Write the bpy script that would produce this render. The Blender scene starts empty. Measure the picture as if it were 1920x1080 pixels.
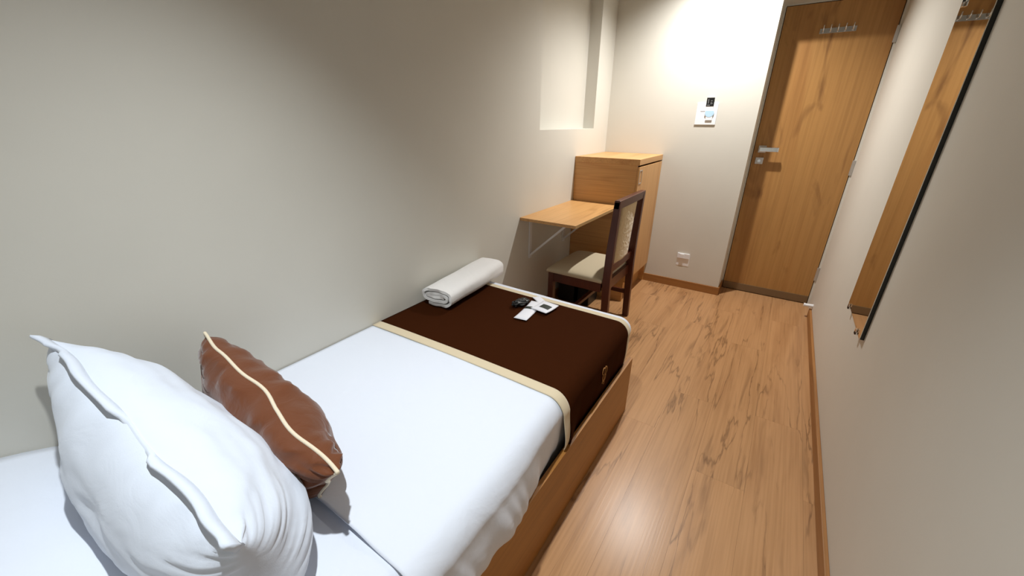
import bpy, bmesh, math, random
from mathutils import Vector, Matrix, noise

random.seed(7)
sc = bpy.context.scene
COL = sc.collection

# ------------------------------------------------------------------ camera
YAW, PITCH, ROLL, FPX = math.radians(33.915), math.radians(23.069), math.radians(0.292), 733.65
fwd = Vector((-math.sin(YAW)*math.cos(PITCH), math.cos(YAW)*math.cos(PITCH), -math.sin(PITCH)))
r0 = Vector((math.cos(YAW), math.sin(YAW), 0)); u0 = r0.cross(fwd)
rgt = r0*math.cos(ROLL) + u0*math.sin(ROLL); upv = rgt.cross(fwd)
cam_d = bpy.data.cameras.new('camera'); cam = bpy.data.objects.new('camera', cam_d); COL.objects.link(cam)
cam_d.sensor_fit = 'HORIZONTAL'; cam_d.sensor_width = 36; cam_d.lens = FPX/1920*36; cam_d.clip_start = 0.03
cam.matrix_world = Matrix(((rgt.x, upv.x, -fwd.x, 0), (rgt.y, upv.y, -fwd.y, 0), (rgt.z, upv.z, -fwd.z, 1.32), (0, 0, 0, 1)))
sc.camera = cam

# ------------------------------------------------------------------ world, exposure
w = bpy.data.worlds.new('room_world'); sc.world = w; w.use_nodes = True
w.node_tree.nodes['Background'].inputs[0].default_value = (0, 0, 0, 1)
w.node_tree.nodes['Background'].inputs[1].default_value = 0.0
sc.view_settings.view_transform = 'Standard'; sc.view_settings.look = 'None'
sc.view_settings.gamma = 1.0; sc.view_settings.use_curve_mapping = False
sc.view_settings.exposure = 0.0
LAMPS = [  # x, y, watts, colour, fixture label, beam angle, light name
    (-0.53, 2.97, 185, (1.0, 0.985, 0.965), 'round white recessed downlight in the ceiling near the door', 128, 'ceiling_lamp_by_door_offscreen'),
    (-0.56, 0.36, 158, (0.91, 0.97, 1.0), 'round white recessed downlight in the ceiling above the pillows', 88, 'ceiling_lamp_over_bed_offscreen'),
]
CEIL = 2.58

# ------------------------------------------------------------------ room dimensions (metres)
XL, XR, YB, YD, YN = -1.337, 0.383, 3.423, 3.634, -0.42
DX0, DX1, DTOP = -0.250, 0.383, 2.045          # door opening

# ------------------------------------------------------------------ material helpers
def new_mat(name):
    m = bpy.data.materials.new(name); m.use_nodes = True
    nt = m.node_tree; b = nt.nodes['Principled BSDF']
    return m, nt, b
def N(nt, t, **kw):
    n = nt.nodes.new(t)
    for k, v in kw.items():
        if k.startswith('i_'):
            n.inputs[k[2:].replace('_', ' ')].default_value = v
        else: setattr(n, k, v)
    return n
def L(nt, a, b): nt.links.new(a, b)
def ramp(nt, stops, fac):
    r = nt.nodes.new('ShaderNodeValToRGB'); e = r.color_ramp.elements
    while len(e) < len(stops): e.new(0.5)
    for i, (p, c) in enumerate(stops):
        e[i].position = p; e[i].color = (*c, 1) if len(c) == 3 else c
    L(nt, fac, r.inputs[0]); return r.outputs[0]
def srgb(r, g, b):
    f = lambda c: (c/255/12.92 if c/255 <= 0.04045 else ((c/255+0.055)/1.055)**2.4)
    return (f(r), f(g), f(b))
def coords(nt, scale, rnd=True):
    tc = N(nt, 'ShaderNodeTexCoord'); mp = N(nt, 'ShaderNodeMapping'); mp.inputs['Scale'].default_value = scale
    if rnd:
        oi = N(nt, 'ShaderNodeObjectInfo'); mu = N(nt, 'ShaderNodeMath', operation='MULTIPLY'); mu.inputs[1].default_value = 37.0
        L(nt, oi.outputs['Random'], mu.inputs[0])
        va = N(nt, 'ShaderNodeVectorMath', operation='ADD'); L(nt, tc.outputs['Object'], va.inputs[0]); L(nt, mu.outputs[0], va.inputs[1])
        L(nt, va.outputs[0], mp.inputs['Vector'])
    else: L(nt, tc.outputs['Object'], mp.inputs['Vector'])
    return mp.outputs[0]
def mixc(nt, fac, a, b, mode='MIX'):
    m = N(nt, 'ShaderNodeMix', data_type='RGBA', blend_type=mode)
    for s, v in ((0, fac), (6, a), (7, b)):
        if isinstance(v, (int, float)): m.inputs[s].default_value = v
        elif isinstance(v, tuple): m.inputs[s].default_value = (*v, 1)
        else: L(nt, v, m.inputs[s])
    return m.outputs[2]
def plain(name, col, rough=0.6, metal=0.0, bump=0.0, bscale=200, var=0.0, spec=None, sheen=0.0):
    m, nt, b = new_mat(name)
    b.inputs['Base Color'].default_value = (*col, 1); b.inputs['Roughness'].default_value = rough; b.inputs['Metallic'].default_value = metal
    if spec is not None: b.inputs['Specular IOR Level'].default_value = spec
    if sheen: b.inputs['Sheen Weight'].default_value = sheen
    v = coords(nt, (1, 1, 1), False)
    if var:
        n = N(nt, 'ShaderNodeTexNoise'); n.inputs['Scale'].default_value = 4; n.inputs['Detail'].default_value = 4; L(nt, v, n.inputs['Vector'])
        c = ramp(nt, [(0.3, tuple(x*(1-var) for x in col)), (0.7, tuple(min(1, x*(1+var)) for x in col))], n.outputs['Fac'])
        L(nt, c, b.inputs['Base Color'])
    if bump:
        n = N(nt, 'ShaderNodeTexNoise'); n.inputs['Scale'].default_value = bscale; n.inputs['Detail'].default_value = 3; L(nt, v, n.inputs['Vector'])
        bp = N(nt, 'ShaderNodeBump'); bp.inputs['Strength'].default_value = bump; bp.inputs['Distance'].default_value = 0.002
        L(nt, n.outputs['Fac'], bp.inputs['Height']); L(nt, bp.outputs[0], b.inputs['Normal'])
    return m
def wood(name, light, mid, dark, axis, rough=0.4, freq=1.0, streak=0.6, crack=0.0, rnd=True, vary=0.0, blob=0.12, spec=0.5):
    m, nt, b = new_mat(name)
    st = {'X': (0.10, 1, 1), 'Y': (1, 0.10, 1), 'Z': (1, 1, 0.10)}[axis]
    fine = {'X': (0.02, 1, 1), 'Y': (1, 0.02, 1), 'Z': (1, 1, 0.02)}[axis]
    v = coords(nt, st, rnd); vf = coords(nt, fine, rnd)
    n1 = N(nt, 'ShaderNodeTexNoise'); n1.inputs['Scale'].default_value = 7*freq; n1.inputs['Detail'].default_value = 6; n1.inputs['Distortion'].default_value = 0.8; L(nt, v, n1.inputs['Vector'])
    c = ramp(nt, [(0.25, mid), (0.5, light), (0.62, light), (0.8, mid)], n1.outputs['Fac'])
    n2 = N(nt, 'ShaderNodeTexNoise'); n2.inputs['Scale'].default_value = 110*freq; n2.inputs['Detail'].default_value = 4; L(nt, vf, n2.inputs['Vector'])
    f2 = ramp(nt, [(0.3, (0.84, 0.82, 0.79)), (0.6, (1, 1, 1))], n2.outputs['Fac'])
    c = mixc(nt, 1.0, c, f2, 'MULTIPLY')
    n3 = N(nt, 'ShaderNodeTexNoise'); n3.inputs['Scale'].default_value = 9*freq; n3.inputs['Detail'].default_value = 3; n3.inputs['Distortion'].default_value = 1.2
    vo = N(nt, 'ShaderNodeVectorMath', operation='ADD'); vo.inputs[1].default_value = (3.1, 7.7, 1.9); vb = coords(nt, tuple(blob if q < 1 else 1 for q in st), rnd); L(nt, vb, vo.inputs[0]); L(nt, vo.outputs[0], n3.inputs['Vector'])
    f3 = ramp(nt, [(0.60, (0, 0, 0)), (0.76, (streak,)*3)], n3.outputs['Fac'])
    c = mixc(nt, f3, c, dark)
    if crack:
        n4 = N(nt, 'ShaderNodeTexNoise'); n4.inputs['Scale'].default_value = 10*freq; n4.inputs['Detail'].default_value = 5; n4.inputs['Distortion'].default_value = 0.3
        vo2 = N(nt, 'ShaderNodeVectorMath', operation='ADD'); vo2.inputs[1].default_value = (13.1, 2.7, 5.9); L(nt, v, vo2.inputs[0]); L(nt, vo2.outputs[0], n4.inputs['Vector'])
        s = N(nt, 'ShaderNodeMath', operation='SUBTRACT'); s.inputs[1].default_value = 0.5; L(nt, n4.outputs['Fac'], s.inputs[0])
        a = N(nt, 'ShaderNodeMath', operation='ABSOLUTE'); L(nt, s.outputs[0], a.inputs[0])
        line = ramp(nt, [(0.0, (1, 1, 1)), (0.02, (0, 0, 0))], a.outputs[0])
        n5 = N(nt, 'ShaderNodeTexNoise'); n5.inputs['Scale'].default_value = 11*freq; n5.inputs['Detail'].default_value = 2; L(nt, v, n5.inputs['Vector'])
        mask = ramp(nt, [(0.41, (0, 0, 0)), (0.56, (crack,)*3)], n5.outputs['Fac'])
        mm = mixc(nt, 1.0, line, mask, 'MULTIPLY')
        c = mixc(nt, mm, c, dark)
    if vary:
        oi = N(nt, 'ShaderNodeObjectInfo')
        fv = ramp(nt, [(0.0, (1-vary,)*3), (1.0, (1+vary*0.3,)*3)], oi.outputs['Random'])
        c = mixc(nt, 1.0, c, fv, 'MULTIPLY')
    L(nt, c, b.inputs['Base Color'])
    b.inputs['Roughness'].default_value = rough; b.inputs['Specular IOR Level'].default_value = spec
    bp = N(nt, 'ShaderNodeBump'); bp.inputs['Strength'].default_value = 0.12; bp.inputs['Distance'].default_value = 0.001
    L(nt, n2.outputs['Fac'], bp.inputs['Height']); L(nt, bp.outputs[0], b.inputs['Normal'])
    return m
def cloth(name, col, rough=0.9, weave=0.15, wr=0.0, sheen=0.2, wscale=9, spec=0.2):
    m, nt, b = new_mat(name)
    b.inputs['Base Color'].default_value = (*col, 1); b.inputs['Roughness'].default_value = rough
    b.inputs['Sheen Weight'].default_value = sheen; b.inputs['Specular IOR Level'].default_value = spec
    v = coords(nt, (1, 1, 1), False)
    n = N(nt, 'ShaderNodeTexNoise'); n.inputs['Scale'].default_value = 500; L(nt, v, n.inputs['Vector'])
    bp = N(nt, 'ShaderNodeBump'); bp.inputs['Strength'].default_value = weave; bp.inputs['Distance'].default_value = 0.001; L(nt, n.outputs['Fac'], bp.inputs['Height'])
    if wr:
        n2 = N(nt, 'ShaderNodeTexNoise'); n2.inputs['Scale'].default_value = wscale; n2.inputs['Detail'].default_value = 3; n2.inputs['Distortion'].default_value = 1.5; L(nt, v, n2.inputs['Vector'])
        b2 = N(nt, 'ShaderNodeBump'); b2.inputs['Strength'].default_value = wr; b2.inputs['Distance'].default_value = 0.02
        L(nt, n2.outputs['Fac'], b2.inputs['Height']); L(nt, bp.outputs[0], b2.inputs['Normal']); L(nt, b2.outputs[0], b.inputs['Normal'])
    else: L(nt, bp.outputs[0], b.inputs['Normal'])
    return m

M = {}
M['wall'] = plain('cream_paint', srgb(211, 208, 198), 0.55, bump=0.08, bscale=120, var=0.015)
M['ceiling'] = plain('white_ceiling', srgb(196, 194, 188), 0.8)
M['subfloor'] = plain('dark_subfloor', srgb(60, 42, 28), 0.8)
M['plank'] = wood('oak_plank', srgb(184, 139, 96), srgb(166, 122, 82), srgb(96, 66, 42), 'Y', rough=0.29, freq=1.2, streak=0.45, crack=0.62, vary=0.05, spec=0.3)
M['oak_y'] = wood('oak_laminate_y', srgb(206, 158, 100), srgb(190, 138, 82), srgb(120, 76, 36), 'Y', rough=0.42, streak=0.35)
M['oak_x'] = wood('oak_laminate_x', srgb(206, 158, 100), srgb(190, 138, 82), srgb(120, 76, 36), 'X', rough=0.42, streak=0.5)
M['oak_z'] = wood('oak_laminate_z', srgb(206, 158, 100), srgb(190, 138, 82), srgb(120, 76, 36), 'Z', rough=0.42, streak=0.35)
M['door'] = wood('door_veneer', srgb(176, 130, 74), srgb(156, 108, 57), srgb(92, 52, 22), 'Z', rough=0.45, freq=0.75, streak=0.55, blob=0.3)
M['rail'] = wood('bed_veneer', srgb(168, 114, 54), srgb(150, 96, 42), srgb(96, 56, 22), 'Y', rough=0.45, streak=0.3)
M['edge'] = plain('pale_edge_band', srgb(186, 150, 100), 0.5)
M['base'] = wood('baseboard_wood', srgb(160, 110, 58), srgb(142, 92, 46), srgb(96, 56, 26), 'X', rough=0.5, streak=0.4)
M['base_y'] = wood('baseboard_wood_y', srgb(160, 110, 58), srgb(142, 92, 46), srgb(96, 56, 26), 'Y', rough=0.5, streak=0.4)
M['mahog'] = wood('dark_mahogany', srgb(84, 38, 22), srgb(64, 26, 15), srgb(30, 12, 8), 'Z', rough=0.32, streak=0.5)
M['kick'] = plain('brushed_bronze', srgb(128, 108, 82), 0.45, 0.5)
M['chrome'] = plain('chrome', (0.75, 0.75, 0.76), 0.14, 1.0)
M['steel'] = plain('satin_steel', (0.62, 0.61, 0.6), 0.38, 1.0)
M['mirror'] = plain('silvered_mirror', (0.78, 0.77, 0.72), 0.015, 1.0)
M['mirror_edge'] = plain('dark_mirror_edge', (0.006, 0.008, 0.007), 0.25)
M['white_metal'] = plain('white_enamel', srgb(225, 225, 225), 0.4)
M['white_plastic'] = plain('white_plastic', srgb(235, 236, 238), 0.35)
M['black'] = plain('black_plastic', (0.008, 0.008, 0.008), 0.4)
M['grey_ink'] = plain('grey_ink', srgb(150, 150, 150), 0.6)
M['blue_ink'] = plain('pale_blue_ink', srgb(180, 212, 234), 0.5)
M['sheet'] = cloth('white_sheet', srgb(224, 229, 240), wr=0.12)
M['pillow'] = cloth('white_pillow_cotton', srgb(218, 225, 238), wr=0.10, wscale=10)
M['runner'] = cloth('dark_brown_runner', srgb(54, 24, 7), rough=0.9, wr=0.05, sheen=0.0, spec=0.03)
M['border'] = cloth('beige_border', srgb(214, 198, 168), wr=0.05)
M['cushion'] = cloth('brown_satin', srgb(106, 58, 30), rough=0.5, wr=0.16, sheen=0.3, wscale=16)
M['piping'] = cloth('cream_piping', srgb(226, 212, 186))
M['towel'] = cloth('terry_towel', srgb(236, 234, 232), weave=0.9, wr=0.1)
M['seat'] = cloth('beige_upholstery', srgb(190, 176, 148), wr=0.04)
M['pad'] = cloth('cream_pad', srgb(206, 188, 152), wr=0.3, wscale=20)
M['gold'] = plain('gold_thread', srgb(168, 118, 62), 0.5, 0.2)
M['paper'] = plain('white_sachet_paper', srgb(232, 232, 238), 0.5, bump=0.1, bscale=60)
M['label'] = plain('dark_green_print', srgb(34, 44, 38), 0.5)

# ------------------------------------------------------------------ mesh helpers (all coordinates are world metres)
def wloc(o):
    v = Vector((0, 0, 0))
    while o is not None: v = v + o.location; o = o.parent
    return v
def obj(name, bm, mat, parent=None, smooth=False, bevel=0.0, label=None, origin=None):
    me = bpy.data.meshes.new(name)
    off = wloc(parent) if parent else Vector((0, 0, 0))
    if origin is not None: off = Vector(origin)
    bmesh.ops.recalc_face_normals(bm, faces=bm.faces)
    bmesh.ops.translate(bm, verts=bm.verts, vec=-off)
    bm.to_mesh(me); bm.free()
    o = bpy.data.objects.new(name, me); COL.objects.link(o)
    if parent: o.parent = parent
    if origin is not None: o.location = Vector(origin) - (wloc(parent) if parent else Vector((0, 0, 0)))
    me.materials.append(M[mat])
    if smooth:
        for p in me.polygons: p.use_smooth = True
    if bevel:
        b = o.modifiers.new('bevel', 'BEVEL'); b.width = bevel; b.segments = 2; b.limit_method = 'ANGLE'
    if label: o['label'] = label
    return o
def tag(o, label, cat, group=None):
    o['label'] = label; o['category'] = cat
    if group: o['group'] = group
    return o
def struct(o, label=None, cat=None):
    o['kind'] = 'structure'
    if label: o['label'] = label
    if cat: o['category'] = cat
    return o
def empty(name, loc):
    o = bpy.data.objects.new(name, None); COL.objects.link(o); o.location = loc; o.empty_display_size = 0.05; return o
def box(bm, x0, x1, y0, y1, z0, z1):
    v = [bm.verts.new((x, y, z)) for z in (z0, z1) for y in (y0, y1) for x in (x0, x1)]
    for f in ((0, 2, 3, 1), (4, 5, 7, 6), (0, 1, 5, 4), (2, 6, 7, 3), (0, 4, 6, 2), (1, 3, 7, 5)): bm.faces.new([v[i] for i in f])
    return bm
def B(*a): return box(bmesh.new(), *a)
def hexa(bm, p):   # 8 points: bottom 4 (ccw), top 4
    v = [bm.verts.new(q) for q in p]
    for f in ((3, 2, 1, 0), (4, 5, 6, 7), (0, 1, 5, 4), (1, 2, 6, 5), (2, 3, 7, 6), (3, 0, 4, 7)): bm.faces.new([v[i] for i in f])
    return bm
def loft(bm, rings, closed=True, cap=True):
    vs = [[bm.verts.new(p) for p in r] for r in rings]
    n = len(vs[0])
    for a, b in zip(vs, vs[1:]):
        for i in range(n if closed else n-1):
            j = (i+1) % n; bm.faces.new((a[i], a[j], b[j], b[i]))
    if cap and closed:
        bm.faces.new(vs[0][::-1]); bm.faces.new(vs[-1])
    return bm
def tube(bm, pts, r, seg=10, closed=False):
    pts = [Vector(p) for p in pts]; rings = []; n = len(pts)
    prev = None
    for i, p in enumerate(pts):
        a = pts[(i-1) % n] if (closed or i) else p; b = pts[(i+1) % n] if (closed or i < n-1) else p
        t = (b-a).normalized()
        if prev is None:
            x = t.orthogonal().normalized()
        else:
            x = (prev - t*prev.dot(t)).normalized()
        prev = x; y = t.cross(x)
        rr = r[i] if isinstance(r, (list, tuple)) else r
        rings.append([p + (x*math.cos(2*math.pi*k/seg)+y*math.sin(2*math.pi*k/seg))*rr for k in range(seg)])
    if closed:
        rings.append(rings[0]); return loft(bm, rings, True, False)
    return loft(bm, rings)
def smooth01(t): t = max(0, min(1, t)); return t*t*(3-2*t)

# ------------------------------------------------------------------ SETTING
fl = struct(obj('floor', B(XL-0.12, XR+0.12, YN-0.1, YD+0.08, -0.06, -0.008), 'subfloor'), 'wood plank floor of the narrow hotel room', 'floor')
pw, x = 0.19, 0.143 - 0.19*8
k = 0
while x < XR:
    y = YN - random.random()*1.1 - 0.05
    while y < YD:
        a0, a1 = max(x, XL)+0.0002, min(x+pw, XR)-0.0002; b0, b1 = max(y, YN)+0.0002, min(y+1.22, YD+0.03)-0.0002
        if a1-a0 > 0.01 and b1-b0 > 0.03:
            c = ((a0+a1)/2, (b0+b1)/2, 0)
            obj('plank', B(a0, a1, b0, b1, -0.009, 0.0), 'plank', fl, origin=c)
        y += 1.22
    x += pw
struct(obj('ceiling', B(XL-0.12, XR+0.12, YN-0.1, YD+0.3, CEIL, CEIL+0.08), 'ceiling'), 'white ceiling', 'ceiling')
# left wall with a tall niche
NY0, NY1, NZ0, NZ1, ND = 2.292, 3.134, 1.271, 2.30, 0.092
bm = bmesh.new(); X0 = XL-0.14
box(bm, X0, XL, YN-0.1, NY0, 0, CEIL); box(bm, X0, XL, NY1, YD+0.2, 0, CEIL)
box(bm, X0, XL, NY0, NY1, 0, NZ0); box(bm, X0, XL, NY0, NY1, NZ1, CEIL); box(bm, X0, XL-ND, NY0, NY1, NZ0, NZ1)
struct(obj('wall_left', bm, 'wall'), 'cream painted wall beside the bed with a recessed niche', 'wall')
bm = bmesh.new()
box(bm, XL, DX0, YB, YD+0.2, 0, CEIL); box(bm, DX0, XR, YB, YD+0.2, DTOP, CEIL)
struct(obj('wall_back', bm, 'wall'), 'white wall around the recessed wooden door', 'wall')
struct(obj('wall_right', B(XR, XR+0.12, YN-0.1, YD+0.2, 0, CEIL), 'wall'), 'plain pale wall carrying the mirror', 'wall')
struct(obj('wall_near', B(XL, XR, YN-0.1, YN, 0, CEIL), 'wall'), 'plain pale wall at the head of the bed', 'wall')
struct(obj('baseboard_back', B(-0.90, DX0+0.010, YB-0.012, YB, 0, 0.066), 'base', bevel=0.002), 'brown wooden baseboard below the card switch', 'baseboard')
struct(obj('baseboard_jamb', B(DX0, DX0+0.010, YB, YD-0.006, 0, 0.066), 'base_y', bevel=0.002), 'short brown baseboard inside the door recess', 'baseboard')
struct(obj('baseboard_right', B(XR-0.014, XR, YN, 3.385, 0, 0.064), 'base_y', bevel=0.002), 'brown wooden baseboard below the mirror', 'baseboard')
struct(obj('baseboard_left', B(XL, XL+0.012, 1.66, 2.84, 0, 0.066), 'base_y', bevel=0.002), 'brown wooden baseboard below the desk', 'baseboard')

# door ---------------------------------------------------------------
d = struct(empty('door_1', (0.07, YD, 0)), 'oak veneered flush door with lever handle in a recess', 'door')
dl, dr = -0.236, 0.368
obj('door_leaf', B(dl, dr, YD, YD+0.04, 0.004, 2.033), 'door', d, bevel=0.0015)
bm = bmesh.new()
box(bm, DX0, dl-0.004, YD+0.004, YD+0.05, 0.0, DTOP); box(bm, dr+0.004, XR, YD-0.004, YD+0.05, 0.0, DTOP); box(bm, dl-0.004, dr+0.004, YD+0.004, YD+0.05, 2.037, DTOP)
obj('door_frame', bm, 'wall', d)
obj('door_backing', B(DX0, XR, YD+0.05, YD+0.07, 0, DTOP), 'wall', d)
obj('kick_plate', B(dl+0.002, dr-0.001, YD-0.006, YD, 0.006, 0.064), 'kick', d, bevel=0.001)
# lever handle
hb = obj('lever_handle', B(-0.208, -0.158, YD-0.010, YD, 1.112, 1.162), 'steel', d, bevel=0.002)
bm = bmesh.new(); box(bm, -0.196, -0.170, YD-0.055, YD-0.008, 1.124, 1.150); box(bm, -0.198, -0.076, YD-0.062, YD-0.046, 1.121, 1.153)
obj('lever', bm, 'chrome', hb, bevel=0.003)
lk = obj('lock_plate', B(-0.212, -0.160, YD-0.009, YD, 1.030, 1.078), 'steel', d, bevel=0.002)
bm = bmesh.new(); tube(bm, [(-0.186, YD-0.014, 1.054), (-0.186, YD-0.008, 1.054)], 0.011, 16); obj('thumb_turn', bm, 'chrome', lk)
for z0, z1 in ((1.776, 1.868), (0.985, 1.085), (0.20, 0.305)):
    hg = obj('hinge', B(dr-0.004, dr+0.014, YD-0.010, YD+0.002, z0, z1), 'steel', d, bevel=0.001)
# hook rail
hr = obj('coat_hook_rail', B(-0.020, 0.170, YD-0.005, YD, 1.856, 1.886), 'chrome', d, bevel=0.001, label='chrome rail of coat hooks')
for i in range(5):
    hx = -0.002 + i*0.0385
    bm = bmesh.new()
    tube(bm, [(hx, YD-0.004, 1.872), (hx, YD-0.020, 1.866), (hx, YD-0.034, 1.868), (hx, YD-0.040, 1.882), (hx, YD-0.040, 1.900)], [0.004, 0.004, 0.0035, 0.003, 0.0045], 8)
    obj('hook', bm, 'chrome', hr, smooth=True)

# door stop on the right wall
ds = empty('door_stop', (XR, 3.355, 0.095))
bm = bmesh.new(); tube(bm, [(XR+0.001, 3.355, 0.095), (XR-0.05, 3.355, 0.092)], 0.0115, 16); obj('stop_rod', bm, 'white_plastic', ds, smooth=False)
bm = bmesh.new(); tube(bm, [(XR-0.048, 3.355, 0.092), (XR-0.056, 3.355, 0.092)], 0.0135, 16); obj('rubber_tip', bm, 'white_plastic', ds)
tag(ds, 'small white cylindrical door stop low on the wall beside the door', 'door stop')

# ceiling downlights ----------------------------------------------------
M['lens'] = plain('frosted_lens', srgb(235, 235, 232), 0.4)
for lx, ly, W, colr, lab, spread, lname in LAMPS:
    t = tag(empty('ceiling_downlight', (lx, ly, CEIL)), lab, 'light')
    bm = bmesh.new()
    prof = [(0.052, -0.004), (0.070, -0.006), (0.078, -0.003), (0.080, 0.0)]
    rings = [[(lx+r*math.cos(a*math.pi/16), ly+r*math.sin(a*math.pi/16), CEIL+z) for a in range(32)] for r, z in prof]
    loft(bm, rings, True, False); obj('trim_ring', bm, 'white_plastic', t, smooth=True)
    bm = bmesh.new(); tube(bm, [(lx, ly, CEIL-0.003), (lx, ly, CEIL-0.0005)], 0.054, 32); obj('lens', bm, 'lens', t)
    ld = bpy.data.lights.new(lname, 'SPOT'); ld.energy = W; ld.color = colr; ld.shadow_soft_size = 0.028
    ld.spot_size = math.radians(spread); ld.spot_blend = 1.0
    lo = bpy.data.objects.new(lname, ld); COL.objects.link(lo); lo.parent = t; lo.location = (0, 0, -0.055)

# ------------------------------------------------------------------ BED
BX0, BX1 = XL+0.004, -0.427          # mattress sides
RX0, RX1, RZ, RY1 = -0.416, -0.399, 0.303, 1.610
bed = tag(empty('bed', (-0.87, 0.7, 0)), 'low wooden box bed frame along the cream wall', 'bed')
obj('side_rail', B(RX0, RX1, YN+0.01, RY1, 0.0, RZ-0.002), 'rail', bed, bevel=0.001)
obj('rail_edge_band', B(RX0, RX1, YN+0.01, RY1, RZ-0.002, RZ), 'rail', bed)
obj('foot_rail', B(BX0, RX0, 1.572, 1.594, 0.0, 0.28), 'rail', bed)
obj('base_panel', B(BX0, RX0, YN+0.01, 1.572, 0.10, 0.125), 'rail', bed)

def lift(y, x=-1.3):                   # the bedding swells up towards the head
    return 0.13*smooth01((0.24-y)/0.42)*smooth01((-0.45-x)/0.5)
def bed_profile(off, zb, right_down, y, nx=40, wav=None):
    """open profile from the wall across the top and down the aisle side"""
    pts = []; zt = 0.498+off; xr = BX1+off; R = 0.055
    for i in range(nx+1):
        x = BX0 + (xr-R-BX0)*i/nx
        pts.append(Vector((x, y, zt+lift(y, x))))
    for i in range(1, 9):
        a = math.pi/2*i/8; pts.append(Vector((xr-R+R*math.sin(a), y, zt-R+R*math.cos(a))))
    for i in range(1, right_down+1):
        pts.append(Vector((xr-0.028*i/right_down, y, zt-R-(zt-R-zb)*i/right_down)))
    return pts
# mattress
rings = []
MY1 = 1.634
ys = [YN+0.02+(MY1-0.03-YN-0.02)*i/60 for i in range(61)] + [MY1-0.015, MY1-0.004, MY1]
for y in ys:
    e = max(0, (y-(MY1-0.03))/0.03); ins = 0.03*(1-math.sqrt(max(0, 1-e*e)))
    p = bed_profile(-0.003-ins, 0.128, 6, y, 30)
    p += [Vector((BX0, y, 0.128))]
    rings.append(p)
mt = tag(obj('mattress', loft(bmesh.new(), rings), 'sheet', smooth=True), 'thick single mattress in a white fitted sheet on the low bed frame', 'mattress')

# top sheet with folds hanging into the rail
def add_solid(o, th, off=1): 
    s = o.modifiers.new('thickness', 'SOLIDIFY'); s.thickness = th; s.offset = off; return s
rings = []
SY0, SY1 = 0.285, 1.60
ny = 190
for j in range(ny+1):
    y = SY0 + (SY1-SY0)*j/ny
    p = bed_profile(0.002, 0.292, 22, y, 60)
    out = []
    zt = 0.50
    for q in p:
        dz = 0.0
        # soft creases on the top
        cr = noise.noise(Vector((q.x*3.0, q.y*2.2, 1.7)))*0.0025 + noise.noise(Vector((q.x*9, q.y*4, 4.2)))*0.0010
        if q.z > zt-0.02: q = q + Vector((0, 0, cr))
        # hanging side: bulge out over the rail with pleats
        h = smooth01((zt-0.01-q.z)/0.19)
        near = smooth01((0.92-y)/0.35)
        pl = noise.noise(Vector((0.3, y*9.0+q.z*3, 2.0)))*0.6 + noise.noise(Vector((7.3, y*26.0+q.z*9, 3.0+q.z*2)))*0.55
        bulge = (h*(0.014+0.034*near) + h*pl*0.022*(0.3+near))*smooth01((0.97-y)/0.06) + 0.012*near*smooth01((q.x+0.62)/0.15)
        q = q + Vector((bulge, 0, 0))
        if h > 0: q.z += h*near*(0.006+0.016*noise.noise(Vector((y*5, 9.1, 0))))
        # lifted edge at the pillow end
        ed = smooth01((0.36-y)/0.075)
        if q.x > -0.80: q.z += 0.008*ed*smooth01((q.x+0.80)/0.1)*smooth01((-0.52-q.x)/0.08) 
        out.append(q)
    rings.append(out)
bm = loft(bmesh.new(), rings, False, False)
sh = tag(obj('bed_sheet', bm, 'sheet', smooth=True), 'smooth white top sheet spread over the mattress', 'sheet'); add_solid(sh, 0.003)

# runner ------------------------------------------------------------------
RU0, RU1, BW = 0.905, 1.572, 0.042
rt = tag(empty('bed_runner', (-0.85, 1.25, 0.5)), 'dark brown bed runner with beige borders across the foot of the bed', 'bed runner')
def runner_strip(y0, y1, n, offz, zb):
    rings = []
    for j in range(n+1):
        y = y0+(y1-y0)*j/n
        p = bed_profile(offz, zb, 24, y, 50); out = []
        for q in p:
            t = (q.x-BX0)/(BX1-BX0)
            yy = y + 0.018*t*smooth01(1-(y-RU0)/0.5) + 0.006*math.sin(q.x*5)*smooth01(1-(y-RU0)/0.3)
            cr = noise.noise(Vector((q.x*3.5, yy*3, 5.7)))*0.002
            h = smooth01((0.49-q.z)/0.18)
            nearh = smooth01(1-(y-RU0)/0.16)
            x = q.x + h*0.010 + h*0.006*noise.noise(Vector((1.1, y*14, q.z*3)))
            x += h*nearh*0.030*smooth01((q.z-0.265)/0.05 if zb < 0.29 else 1)
            hem = smooth01((0.325-q.z)/0.03)
            yy -= 0.0*hem
            z = q.z + (cr if q.z > 0.48 else 0) + (hem*nearh*0.014 if zb > 0.29 else 0)
            pass
            out.append(Vector((x, yy, z)))
        rings.append(out)
    return loft(bmesh.new(), rings, False, False)
o = obj('runner_cloth', runner_strip(RU0+BW, RU1-0.030, 60, 0.0065, 0.215), 'runner', rt, smooth=True); add_solid(o, 0.003)
o = obj('border', runner_strip(RU0, RU0+BW, 8, 0.0070, 0.300), 'border', rt, smooth=True, label='beige border'); add_solid(o, 0.003)
o = obj('border', runner_strip(RU1-0.030, RU1, 8, 0.0070, 0.215), 'border', rt, smooth=True, label='beige border'); add_solid(o, 0.003)
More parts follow.
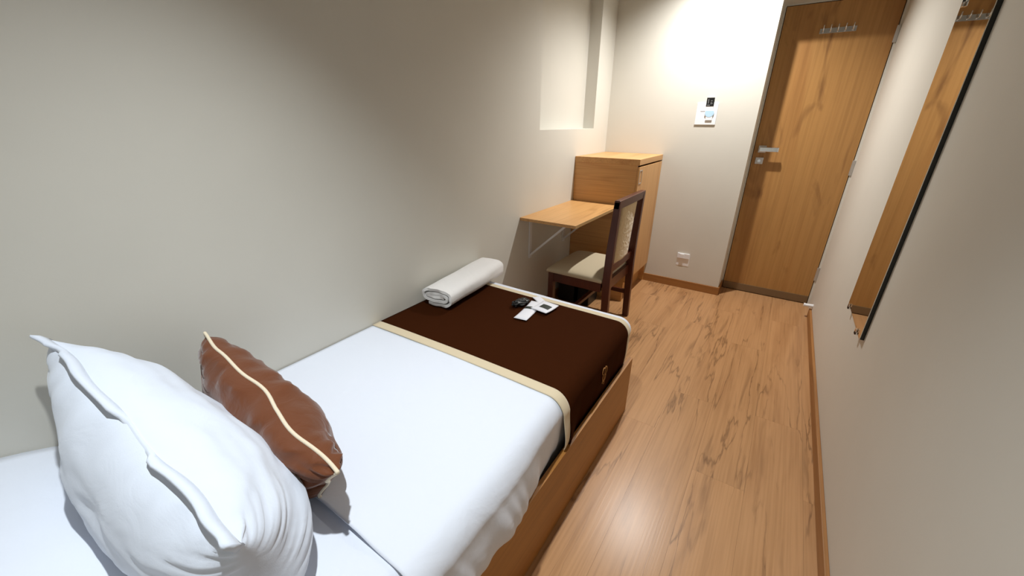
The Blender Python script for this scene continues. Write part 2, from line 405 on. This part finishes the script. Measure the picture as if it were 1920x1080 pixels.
# embroidered gold emblem on the hanging side
bm = bmesh.new(); ex = BX1+0.0125
def swirl(cy, cz, r, a0, a1, n=12): return [(ex+0.001, cy+r*math.cos(a0+(a1-a0)*i/n), cz+r*1.3*math.sin(a0+(a1-a0)*i/n)) for i in range(n+1)]
for s in (swirl(1.260, 0.425, 0.012, 0.5, 4.6), swirl(1.280, 0.418, 0.014, -2.0, 2.2), swirl(1.270, 0.395, 0.016, 2.6, 6.4), [(ex+0.001, 1.270, 0.37), (ex+0.001, 1.272, 0.40), (ex+0.001, 1.277, 0.44)], swirl(1.263, 0.37, 0.010, -1.0, 3.0)):
    tube(bm, s, 0.0018, 6)
obj('emblem', bm, 'gold', rt, label='small embroidered gold emblem')

# ------------------------------------------------------------------ PILLOWS
def pillow(P, T, n=56, bow=0.05, seed=0.0, wr=0.004, pleat=0.004, pfreq=60, floor_z=None, power=0.5, sag=0.0, skew=0.5, wob=0.0):
    """P: top-left, top-right, bottom-right, bottom-left seam corners. Returns bm and the seam loop."""
    TL, TR, BR, BL = [Vector(p) for p in P]
    nrm = ((TR-TL)+(BR-BL)).cross((BL-TL)+(BR-TR)).normalized()
    def base(u, v):
        a, b = 2*u-1, 2*v-1
        u2 = 0.5 + 0.5*a*(1-bow*(1-b*b)); v2 = 0.5+0.5*b*(1-bow*(1-a*a))
        top = TL.lerp(TR, u2); bot = BL.lerp(BR, u2); return top.lerp(bot, v2)
    bm = bmesh.new(); grid = {}
    for side in (1, -1):
        for i in range(n+1):
            for j in range(n+1):
                u, v = i/n, j/n
                # denser towards the seams
                u = 0.5-0.5*math.cos(math.pi*u); v = 0.5-0.5*math.cos(math.pi*v)
                rim = i in (0, n) or j in (0, n)
                if rim and side == -1: grid[(side, i, j)] = grid[(1, i, j)]; continue
                p = base(u, v) + nrm*wob*noise.noise(Vector((u*4.3+seed, v*3.1, 0.7)))*1.5; a, b = abs(2*u-1), abs(2*v-1)
                f = ((1-a**2.6)*(1-b**2.6))**power
                th = T*f*(1+sag*(v-0.5))*(1 if side == 1 else 2*skew)
                du = min(u, 1-u); dv = min(v, 1-v); dist = min(du, dv)
                s = v if du < dv else u
                th += pleat*math.exp(-dist/0.10)*(1-math.exp(-dist/0.015))*noise.noise(Vector((s*pfreq*0.35+seed, seed*2+side*3, dist*4)))*3
                th += wr*noise.noise(Vector((u*5+seed, v*5, side*2.0)))*f + wr*0.6*noise.noise(Vector((u*13+seed, v*11, side*5.0)))*f
                q = p + nrm*side*max(th, 0)
                if floor_z is not None and q.z < floor_z: q.z = floor_z
                grid[(side, i, j)] = bm.verts.new(q)
    for side in (1, -1):
        for i in range(n):
            for j in range(n):
                q = [grid[(side, i, j)], grid[(side, i+1, j)], grid[(side, i+1, j+1)], grid[(side, i, j+1)]]
                bm.faces.new(q if side == 1 else q[::-1])
    loop = [grid[(1, i, 0)].co.copy() for i in range(n)] + [grid[(1, n, j)].co.copy() for j in range(n)] + \
           [grid[(1, i, n)].co.copy() for i in range(n, 0, -1)] + [grid[(1, 0, j)].co.copy() for j in range(n, 0, -1)]
    return bm, loop, nrm
# brown cushion with cream piping
cu = tag(empty('cushion', (-0.95, 0.36, 0.50)), 'brown cushion with cream piping leaning against the white pillow', 'cushion')
bm, loop, nr = pillow([(-1.245, 0.312, 0.772), (-0.607, 0.288, 0.673), (-0.735, 0.288, 0.508), (-1.275, 0.315, 0.53)], 0.092, bow=0.035, seed=3.3, wr=0.006, pleat=0.013, pfreq=80, floor_z=0.5035, power=0.55, skew=0.40, wob=0.012)
obj('cushion_cover', bm, 'cushion', cu, smooth=True)
bm = bmesh.new(); tube(bm, loop, 0.0042, 8, closed=True); obj('piping', bm, 'piping', cu, smooth=True)
# big white pillow with a flange
pi = tag(empty('pillow', (-0.93, 0.12, 0.50)), 'plump white pillow standing at the head of the bed', 'pillow')
bm, loop, nr = pillow([(-1.275, 0.057, 0.873), (-0.560, 0.094, 0.724), (-0.552, 0.140, 0.53), (-1.275, 0.130, 0.53)], 0.134, bow=0.02, seed=8.1, wr=0.007, pleat=0.007, pfreq=60, floor_z=0.5035, power=0.46, sag=0.6, wob=0.010)
obj('pillowcase', bm, 'pillow', pi, smooth=True)
# flange: an open hem standing along the top seam, folding over half way
n = 56; top = loop[:n+1]
rings = []
for i, p in enumerate(top):
    s = i/n
    hgt = 0.028*(1-0.93*smooth01((s-0.47)/0.02)*(1-smooth01((s-0.58)/0.04)))*(1-0.7*smooth01((s-0.16)/0.02)*(1-smooth01((s-0.20)/0.04)))*(0.8+0.5*noise.noise(Vector((s*9, 4, 4))))
    side = Vector((0, -0.75-0.3*noise.noise(Vector((s*6, 1, 1))), 0.75)).normalized()
    b0 = p - nr*0.0
    rings.append([b0+Vector((0, 0.006, -0.004)), b0+side*hgt*0.55+Vector((0, 0.003, 0.002)), b0+side*hgt, b0+side*hgt*0.9+Vector((0, -0.004, -0.003)), b0+side*hgt*0.4+Vector((0, -0.006, -0.004)), b0+Vector((0, -0.008, -0.006))])
bm = loft(bmesh.new(), rings); obj('flange', bm, 'pillow', pi, smooth=True)

# ------------------------------------------------------------------ TOWEL (flattened roll)
tw = None
def towel():
    c0 = Vector((-1.222, 1.182, 0.0)); c1 = Vector((-1.262, 1.650, 0.0))
    ax = (c1-c0).normalized(); sd = Vector((ax.y, -ax.x, 0))
    prof = []
    turns, n = 2.35, 120
    th = 0.017
    for i in range(n+1):
        t = i/n; a = -math.pi*0.62 + t*turns*2*math.pi
        k = t*turns
        rx, rz = 0.098-0.0215*k, 0.050-0.0195*k
        rx = max(rx, 0.03); rz = max(rz, 0.005)
        ca, sa = math.cos(a), math.sin(a)
        e = 0.72
        prof.append((math.copysign(abs(ca)**e, ca)*rx, math.copysign(abs(sa)**e, sa)*rz))
    # thicken inward
    outer, inner = [], []
    for i, (px, pz) in enumerate(prof):
        a = prof[max(0, i-1)]; b = prof[min(n, i+1)]
        tx, tz = b[0]-a[0], b[1]-a[1]; l = math.hypot(tx, tz) or 1
        nx, nz = -tz/l, tx/l
        outer.append((px, pz)); inner.append((px+nx*th*0.78, pz+nz*th*0.78))
    ring = outer + inner[::-1]
    rings = []
    zc = 0.513+0.053
    for s in [i/24 for i in range(25)]:
        rr = []
        for k, (px, pz) in enumerate(ring):
            bul = 1+0.05*noise.noise(Vector((px*18, s*4, pz*18)))
            endb = 0.010*noise.noise(Vector((px*25, pz*25, 3.0)))
            p = c0.lerp(c1, s) + sd*px*bul + Vector((0, 0, zc + pz*bul*(1+0.18*s)+0.006*s))
            if s in (0.0, 1.0): p += ax*endb
            rr.append(p)
        rings.append(rr)
    bm = bmesh.new(); vs = [[bm.verts.new(p) for p in r] for r in rings]; m_ = len(ring)
    for a, b in zip(vs, vs[1:]):
        for i in range(m_):
            j = (i+1) % m_; bm.faces.new((a[i], a[j], b[j], b[i]))
    for r in (vs[0], vs[-1]):
        for i in range(n): bm.faces.new((r[i], r[i+1], r[m_-2-i], r[m_-1-i]))
    return bm
o = tag(obj('towel', towel(), 'towel', smooth=True), 'rolled white terry towel lying on the brown runner by the wall', 'towel')
es = o.modifiers.new('edge', 'EDGE_SPLIT'); es.split_angle = math.radians(60)

# ------------------------------------------------------------------ SACHETS on the runner
ZR = 0.5115
def sachet(name, c, ang, lx, ly, z, label, band=None, bend=0.004, mat='paper'):
    t = tag(empty(name, (c[0], c[1], z)), label, 'sachet')
    ca, sa = math.cos(ang), math.sin(ang)
    def P(u, v, dz): 
        x, y = (u-0.5)*lx, (v-0.5)*ly
        return Vector((c[0]+x*ca-y*sa, c[1]+x*sa+y*ca, z+dz))
    def hgt(u, v): return 0.0012+0.007*(math.sin(math.pi*u)*math.sin(math.pi*v))**0.6 + bend*(2*v-1)**2 if 0 < u < 1 and 0 < v < 1 else 0.0012+bend*(2*v-1)**2
    bm = bmesh.new(); nu = 10
    up = [[bm.verts.new(P(i/nu, j/nu, hgt(i/nu, j/nu))) for i in range(nu+1)] for j in range(nu+1)]
    dn = [[bm.verts.new(P(i/nu, j/nu, bend*(2*j/nu-1)**2)) for i in range(nu+1)] for j in range(nu+1)]
    for j in range(nu):
        for i in range(nu):
            bm.faces.new((up[j][i], up[j][i+1], up[j+1][i+1], up[j+1][i])); bm.faces.new((dn[j][i], dn[j+1][i], dn[j+1][i+1], dn[j][i+1]))
    for i in range(nu):
        bm.faces.new((up[0][i], dn[0][i], dn[0][i+1], up[0][i+1])); bm.faces.new((up[nu][i], up[nu][i+1], dn[nu][i+1], dn[nu][i]))
        bm.faces.new((up[i][0], up[i+1][0], dn[i+1][0], dn[i][0])); bm.faces.new((up[i][nu], dn[i][nu], dn[i+1][nu], up[i+1][nu]))
    obj('wrapper', bm, mat, t, smooth=True)
    if band:
        u0_, u1_, v0_, v1_ = band; bm = bmesh.new(); nb = 6
        g = [[bm.verts.new(P(u0_+(u1_-u0_)*i/nb, v0_+(v1_-v0_)*j/nb, hgt(u0_+(u1_-u0_)*i/nb, v0_+(v1_-v0_)*j/nb)+0.0006)) for i in range(nb+1)] for j in range(nb+1)]
        for j in range(nb):
            for i in range(nb): bm.faces.new((g[j][i], g[j][i+1], g[j+1][i+1], g[j+1][i]))
        obj('printed_label', bm, 'label', t, label='dark green printed band')
    return t
sachet('sachet', (-0.842, 1.395), math.radians(8), 0.062, 0.20, ZR, 'long white sachet with a dark band lying on the runner', (0.04, 0.62, 0.53, 0.66))
sachet('sachet', (-0.794, 1.456), math.radians(-6), 0.088, 0.105, ZR+0.006, 'square white sachet with a dark printed rectangle on the runner', (0.30, 0.86, 0.30, 0.66))
sachet('sachet', (-0.862, 1.522), math.radians(-35), 0.085, 0.04, ZR, 'narrow white sachet tucked behind the other sachets')
# small dark crinkled pouch
bm = bmesh.new(); bmesh.ops.create_icosphere(bm, subdivisions=4, radius=1)
for v in bm.verts:
    n_ = v.co.normalized(); k = 1+0.45*noise.noise(n_*2.6)+0.30*noise.noise(n_*6)
    v.co = Vector((-0.914+n_.x*0.024*k + n_.y*0.012, 1.432+n_.y*0.045*k, max(ZR, ZR+0.011+n_.z*0.014*k)))
tag(obj('pouch', bm, 'black', smooth=True), 'small crumpled black pouch beside the white sachets', 'pouch')

# ------------------------------------------------------------------ CABINET
CX, CY0, CZ = -0.845, 2.835, 1.082
cb = tag(empty('cabinet', (-1.08, 3.12, 0)), 'oak laminate cabinet standing in the corner beside the desk', 'cabinet')
obj('top_panel', B(XL+0.002, CX, CY0-0.003, YB-0.002, CZ-0.040, CZ), 'oak_y', cb, bevel=0.0015)
obj('side_panel', B(XL+0.002, CX-0.016, CY0, CY0+0.018, 0.0, CZ-0.040), 'oak_x', cb)
obj('side_panel', B(XL+0.002, CX-0.016, YB-0.020, YB-0.002, 0.0, CZ-0.040), 'oak_x', cb)
obj('back_panel', B(XL+0.002, XL+0.012, CY0+0.018, YB-0.018, 0.0, CZ-0.040), 'oak_z', cb)
obj('plinth', B(CX-0.075, CX-0.060, CY0+0.018, YB-0.018, 0.0, 0.17), 'oak_y', cb)
obj('bottom_panel', B(XL+0.012, CX-0.018, CY0+0.018, YB-0.018, 0.15, 0.168), 'oak_y', cb)
dr_ = obj('cabinet_door', B(CX-0.018, CX, CY0+0.002, YB-0.003, 0.165, CZ-0.052), 'oak_z', cb, bevel=0.0015)
bm = bmesh.new(); y0, y1, z0, z1 = CY0+0.012, CY0+0.072, 0.915, 1.008; f = 0.006
box(bm, CX, CX+0.003, y0, y1, z1-f, z1); box(bm, CX, CX+0.003, y0, y1, z0, z0+f); box(bm, CX, CX+0.003, y0, y0+f, z0+f, z1-f); box(bm, CX, CX+0.003, y1-f, y1, z0+f, z1-f)
hd = obj('recessed_pull', bm, 'steel', dr_, label='satin metal inset pull')

# ------------------------------------------------------------------ FOLDING WALL DESK
DZ, DYa, DXf = 0.757, 2.075, -0.948
dk = tag(empty('wall_desk', (-1.14, 2.45, DZ-0.30)), 'fold-down oak wall desk on white brackets beside the cabinet', 'desk')
obj('desk_top', B(XL, DXf-0.002, DYa, CY0-0.004, DZ-0.018, DZ), 'oak_y', dk, bevel=0.001)
obj('edge_band', B(DXf-0.002, DXf, DYa, CY0-0.004, DZ-0.018, DZ), 'edge', dk, label='pale front edge strip')
for by in (2.20, 2.70):
    br = obj('bracket', B(XL, XL+0.010, by-0.014, by+0.014, 0.455, DZ-0.018), 'white_metal', dk, bevel=0.001)
    obj('bracket_arm', B(XL+0.010, XL+0.30, by-0.012, by+0.012, DZ-0.026, DZ-0.018), 'white_metal', br)
    bm = bmesh.new()
    a = Vector((XL+0.008, by, 0.475)); e = Vector((XL+0.285, by, DZ-0.026)); dvec = (e-a).normalized(); nrm = Vector((-dvec.z, 0, dvec.x))*0.006
    hexa(bm, [a-nrm+Vector((0, -0.009, 0)), a+nrm+Vector((0, -0.009, 0)), a+nrm+Vector((0, 0.009, 0)), a-nrm+Vector((0, 0.009, 0)),
              e-nrm+Vector((0, -0.009, 0)), e+nrm+Vector((0, -0.009, 0)), e+nrm+Vector((0, 0.009, 0)), e-nrm+Vector((0, 0.009, 0))])
    obj('bracket_strut', bm, 'white_metal', br)

# ------------------------------------------------------------------ CHAIR (faces the left wall)
ch = tag(empty('desk_chair', (-0.94, 2.40, 0)), 'dark mahogany chair with beige seat pulled up to the wall desk', 'chair')
Y0c, Y1c, XBK, XFR = 2.165, 2.640, -0.742, -1.165
def post(y0, y1, name):
    bm = bmesh.new()
    prof = [(0.0, -0.730, 0.040), (0.43, -0.738, 0.048), (0.60, -0.736, 0.046), (0.905, -0.726, 0.036)]
    rings = [[(x0-w_, y0, z), (x0, y0, z), (x0, y1, z), (x0-w_, y1, z)] for z, x0, w_ in prof]
    return obj(name, loft(bm, rings), 'mahog', ch, bevel=0.003)
post(Y0c, Y0c+0.034, 'rear_leg'); post(Y1c-0.034, Y1c, 'rear_leg')
for y0 in (Y0c+0.002, Y1c-0.040): obj('front_leg', B(XFR, XFR+0.038, y0, y0+0.038, 0.0, 0.40), 'mahog', ch, bevel=0.003)
bm = bmesh.new(); hexa(bm, [(-0.764, Y0c, 0.862), (-0.730, Y0c, 0.862), (-0.730, Y1c, 0.862), (-0.764, Y1c, 0.862), (-0.762, Y0c, 0.912), (-0.726, Y0c, 0.912), (-0.726, Y1c, 0.912), (-0.762, Y1c, 0.912)])
obj('top_rail', bm, 'mahog', ch, bevel=0.004)
obj('lower_back_rail', B(-0.792, -0.757, Y0c+0.034, Y1c-0.034, 0.455, 0.505), 'mahog', ch, bevel=0.004)
# seat apron
obj('side_apron', B(XFR+0.03, -0.795, Y0c+0.006, Y0c+0.028, 0.335, 0.402), 'mahog', ch, bevel=0.002)
obj('side_apron', B(XFR+0.03, -0.795, Y1c-0.028, Y1c-0.006, 0.335, 0.402), 'mahog', ch, bevel=0.002)
obj('front_apron', B(XFR+0.006, XFR+0.028, Y0c+0.038, Y1c-0.038, 0.335, 0.402), 'mahog', ch, bevel=0.002)
obj('rear_apron', B(-0.795, -0.765, Y0c+0.034, Y1c-0.034, 0.335, 0.402), 'mahog', ch, bevel=0.002)
for y0 in (Y0c+0.008, Y1c-0.028): obj('side_stretcher', B(XFR+0.03, -0.765, y0, y0+0.02, 0.175, 0.205), 'mahog', ch, bevel=0.002)
obj('cross_stretcher', B(-0.98, -0.955, Y0c+0.028, Y1c-0.028, 0.178, 0.202), 'mahog', ch, bevel=0.002)
# seat cushion
bm = bmesh.new(); nu = 20; xs0, xs1, ya, yb = XFR-0.012, -0.790, Y0c-0.004, Y1c+0.004
rows = []
for j in range(nu+1):
    for i in range(nu+1):
        pass
def seat_pt(u, v):
    a, b = abs(2*u-1), abs(2*v-1)
    h = 0.402 + 0.012 + 0.036*((1-a**4)*(1-b**4))**0.45
    return Vector((xs0+(xs1-xs0)*u, ya+(yb-ya)*v, h))
tp = [[bm.verts.new(seat_pt(0.5-0.5*math.cos(math.pi*i/nu), 0.5-0.5*math.cos(math.pi*j/nu))) for i in range(nu+1)] for j in range(nu+1)]
bt = [[bm.verts.new(Vector((v.co.x, v.co.y, 0.400))) for v in r] for r in tp]
for j in range(nu):
    for i in range(nu):
        bm.faces.new((tp[j][i], tp[j][i+1], tp[j+1][i+1], tp[j+1][i])); bm.faces.new((bt[j][i], bt[j+1][i], bt[j+1][i+1], bt[j][i+1]))
for i in range(nu):
    bm.faces.new((tp[0][i], bt[0][i], bt[0][i+1], tp[0][i+1])); bm.faces.new((tp[nu][i], tp[nu][i+1], bt[nu][i+1], bt[nu][i]))
    bm.faces.new((tp[i][0], tp[i+1][0], bt[i+1][0], bt[i][0])); bm.faces.new((tp[i][nu], bt[i][nu], bt[i+1][nu], tp[i+1][nu]))
obj('seat_cushion', bm, 'seat', ch, smooth=True, label='beige upholstered seat')
# padded back panel with a gathered fabric edge
bm = bmesh.new(); py0, py1 = Y0c+0.105, Y1c-0.105; rings = []
for k in range(33):
    z = 0.500+(0.866-0.500)*k/32; wv = 0.004*noise.noise(Vector((z*60, 1, 2)))
    xb = -0.752 + 0.022*(z-0.5)/0.37
    rr = []
    for u, dx in ((0, -0.020), (0, -0.004), (0.06, 0.004), (0.5, 0.008), (0.94, 0.004), (1, -0.004), (1, -0.020), (0.9, -0.040), (0.5, -0.048), (0.1, -0.040)):
        rr.append(Vector((xb-0.012+dx, py0+wv+(py1-py0)*u, z)))
    rings.append(rr)
obj('back_pad', loft(bm, rings), 'pad', ch, smooth=True, label='cream padded back panel')

# dark box standing under the desk
bx = tag(empty('floor_box', (-1.16, 2.68, 0)), 'black box on the floor under the wall desk', 'box')
bm = B(-1.30, -1.04, 2.60, 2.78, 0.0, 0.25); obj('box_body', bm, 'black', bx, bevel=0.008)
obj('box_lid', B(-1.305, -1.035, 2.595, 2.785, 0.25, 0.27), 'black', bx, bevel=0.004)

# ------------------------------------------------------------------ WALL MIRROR (right wall)
MX, MY0, MY1_, MZ0, MZ1 = XR-0.014, 1.79, 2.185, 0.572, 1.690
mr = tag(empty('wall_mirror', (XR, 2.0, MZ0)), 'tall frameless mirror clipped to the pale wall', 'mirror')
obj('mirror_backing', B(MX+0.002, XR, MY0, MY1_, MZ0, MZ1), 'mirror_edge', mr)
obj('mirror_glass', B(MX, MX+0.002, MY0+0.0005, MY1_-0.0005, MZ0+0.0005, MZ1-0.0005), 'mirror', mr)
for cy, cz in ((MY1_-0.045, MZ0), (MY0+0.075, MZ0), (MY1_-0.045, MZ1), (MY0+0.075, MZ1)):
    s = 1 if cz == MZ0 else -1
    bm = bmesh.new(); box(bm, MX-0.006, XR, cy-0.009, cy+0.009, *(sorted((cz-s*0.012, cz)))); box(bm, MX-0.006, MX-0.001, cy-0.009, cy+0.009, *(sorted((cz-s*0.012, cz+s*0.012))))
    obj('clip', bm, 'chrome', mr, bevel=0.001, label='small chrome mirror clip')

# ------------------------------------------------------------------ CARD SWITCH and OUTLET on the back wall
cs = tag(empty('card_switch', (-0.58, YB, 1.37)), 'white key card switch on the wall beside the door', 'switch')
obj('switch_plate', B(-0.652, -0.508, YB-0.007, YB, 1.302, 1.452), 'white_plastic', cs, bevel=0.003)
obj('card_slot', B(-0.580, -0.534, YB-0.014, YB-0.007, 1.332, 1.378), 'white_plastic', cs, bevel=0.003)
bm = bmesh.new(); nseg = 16; rings = []
v0 = []
pts = [(-0.558+0.031*math.cos(math.pi+math.pi*i/nseg), 1.385+0.030*math.sin(math.pi+math.pi*i/nseg)) for i in range(nseg+1)] + [(-0.558+0.031*math.cos(-0.2)-0.004, 1.398), (-0.558-0.027, 1.398)]
loft(bm, [[(px, YB-0.0150, pz) for px, pz in pts], [(px, YB-0.0065, pz) for px, pz in pts]])
obj('indicator_window', bm, 'blue_ink', cs, label='pale blue half-round window')
obj('marking_line', B(-0.622, -0.588, YB-0.0077, YB-0.0065, 1.393, 1.397), 'grey_ink', cs)
kc = tag(empty('key_card', (-0.563, YB-0.016, 1.43)), 'black key card standing in the white wall switch', 'card')
obj('card', B(-0.590, -0.540, YB-0.0125, YB-0.0068, 1.365, 1.484), 'white_plastic', kc)
obj('card_head', B(-0.591, -0.539, YB-0.0140, YB-0.0120, 1.428, 1.485), 'black', kc)
bm = bmesh.new()
for a0, a1, c0, c1 in ((-0.580, -0.577, 1.445, 1.475), (-0.562, -0.552, 1.462, 1.465), (-0.560, -0.557, 1.440, 1.455), (-0.585, -0.566, 1.434, 1.437), (-0.553, -0.549, 1.445, 1.449)): box(bm, a0, a1, YB-0.0147, YB-0.0139, c0, c1)
obj('print_marks', bm, 'grey_ink', kc)
ot = tag(empty('wall_outlet', (-0.555, YB, 0.25)), 'white power outlet low on the wall above the baseboard', 'outlet')
bm = B(-0.606, -0.506, YB-0.0015, YB, 0.195, 0.303)
box(bm, -0.604, -0.512, YB-0.010, YB-0.0015, 0.262, 0.302); box(bm, -0.584, -0.552, YB-0.016, YB-0.010, 0.264, 0.298)
obj('outlet_plate', bm, 'white_plastic', ot)
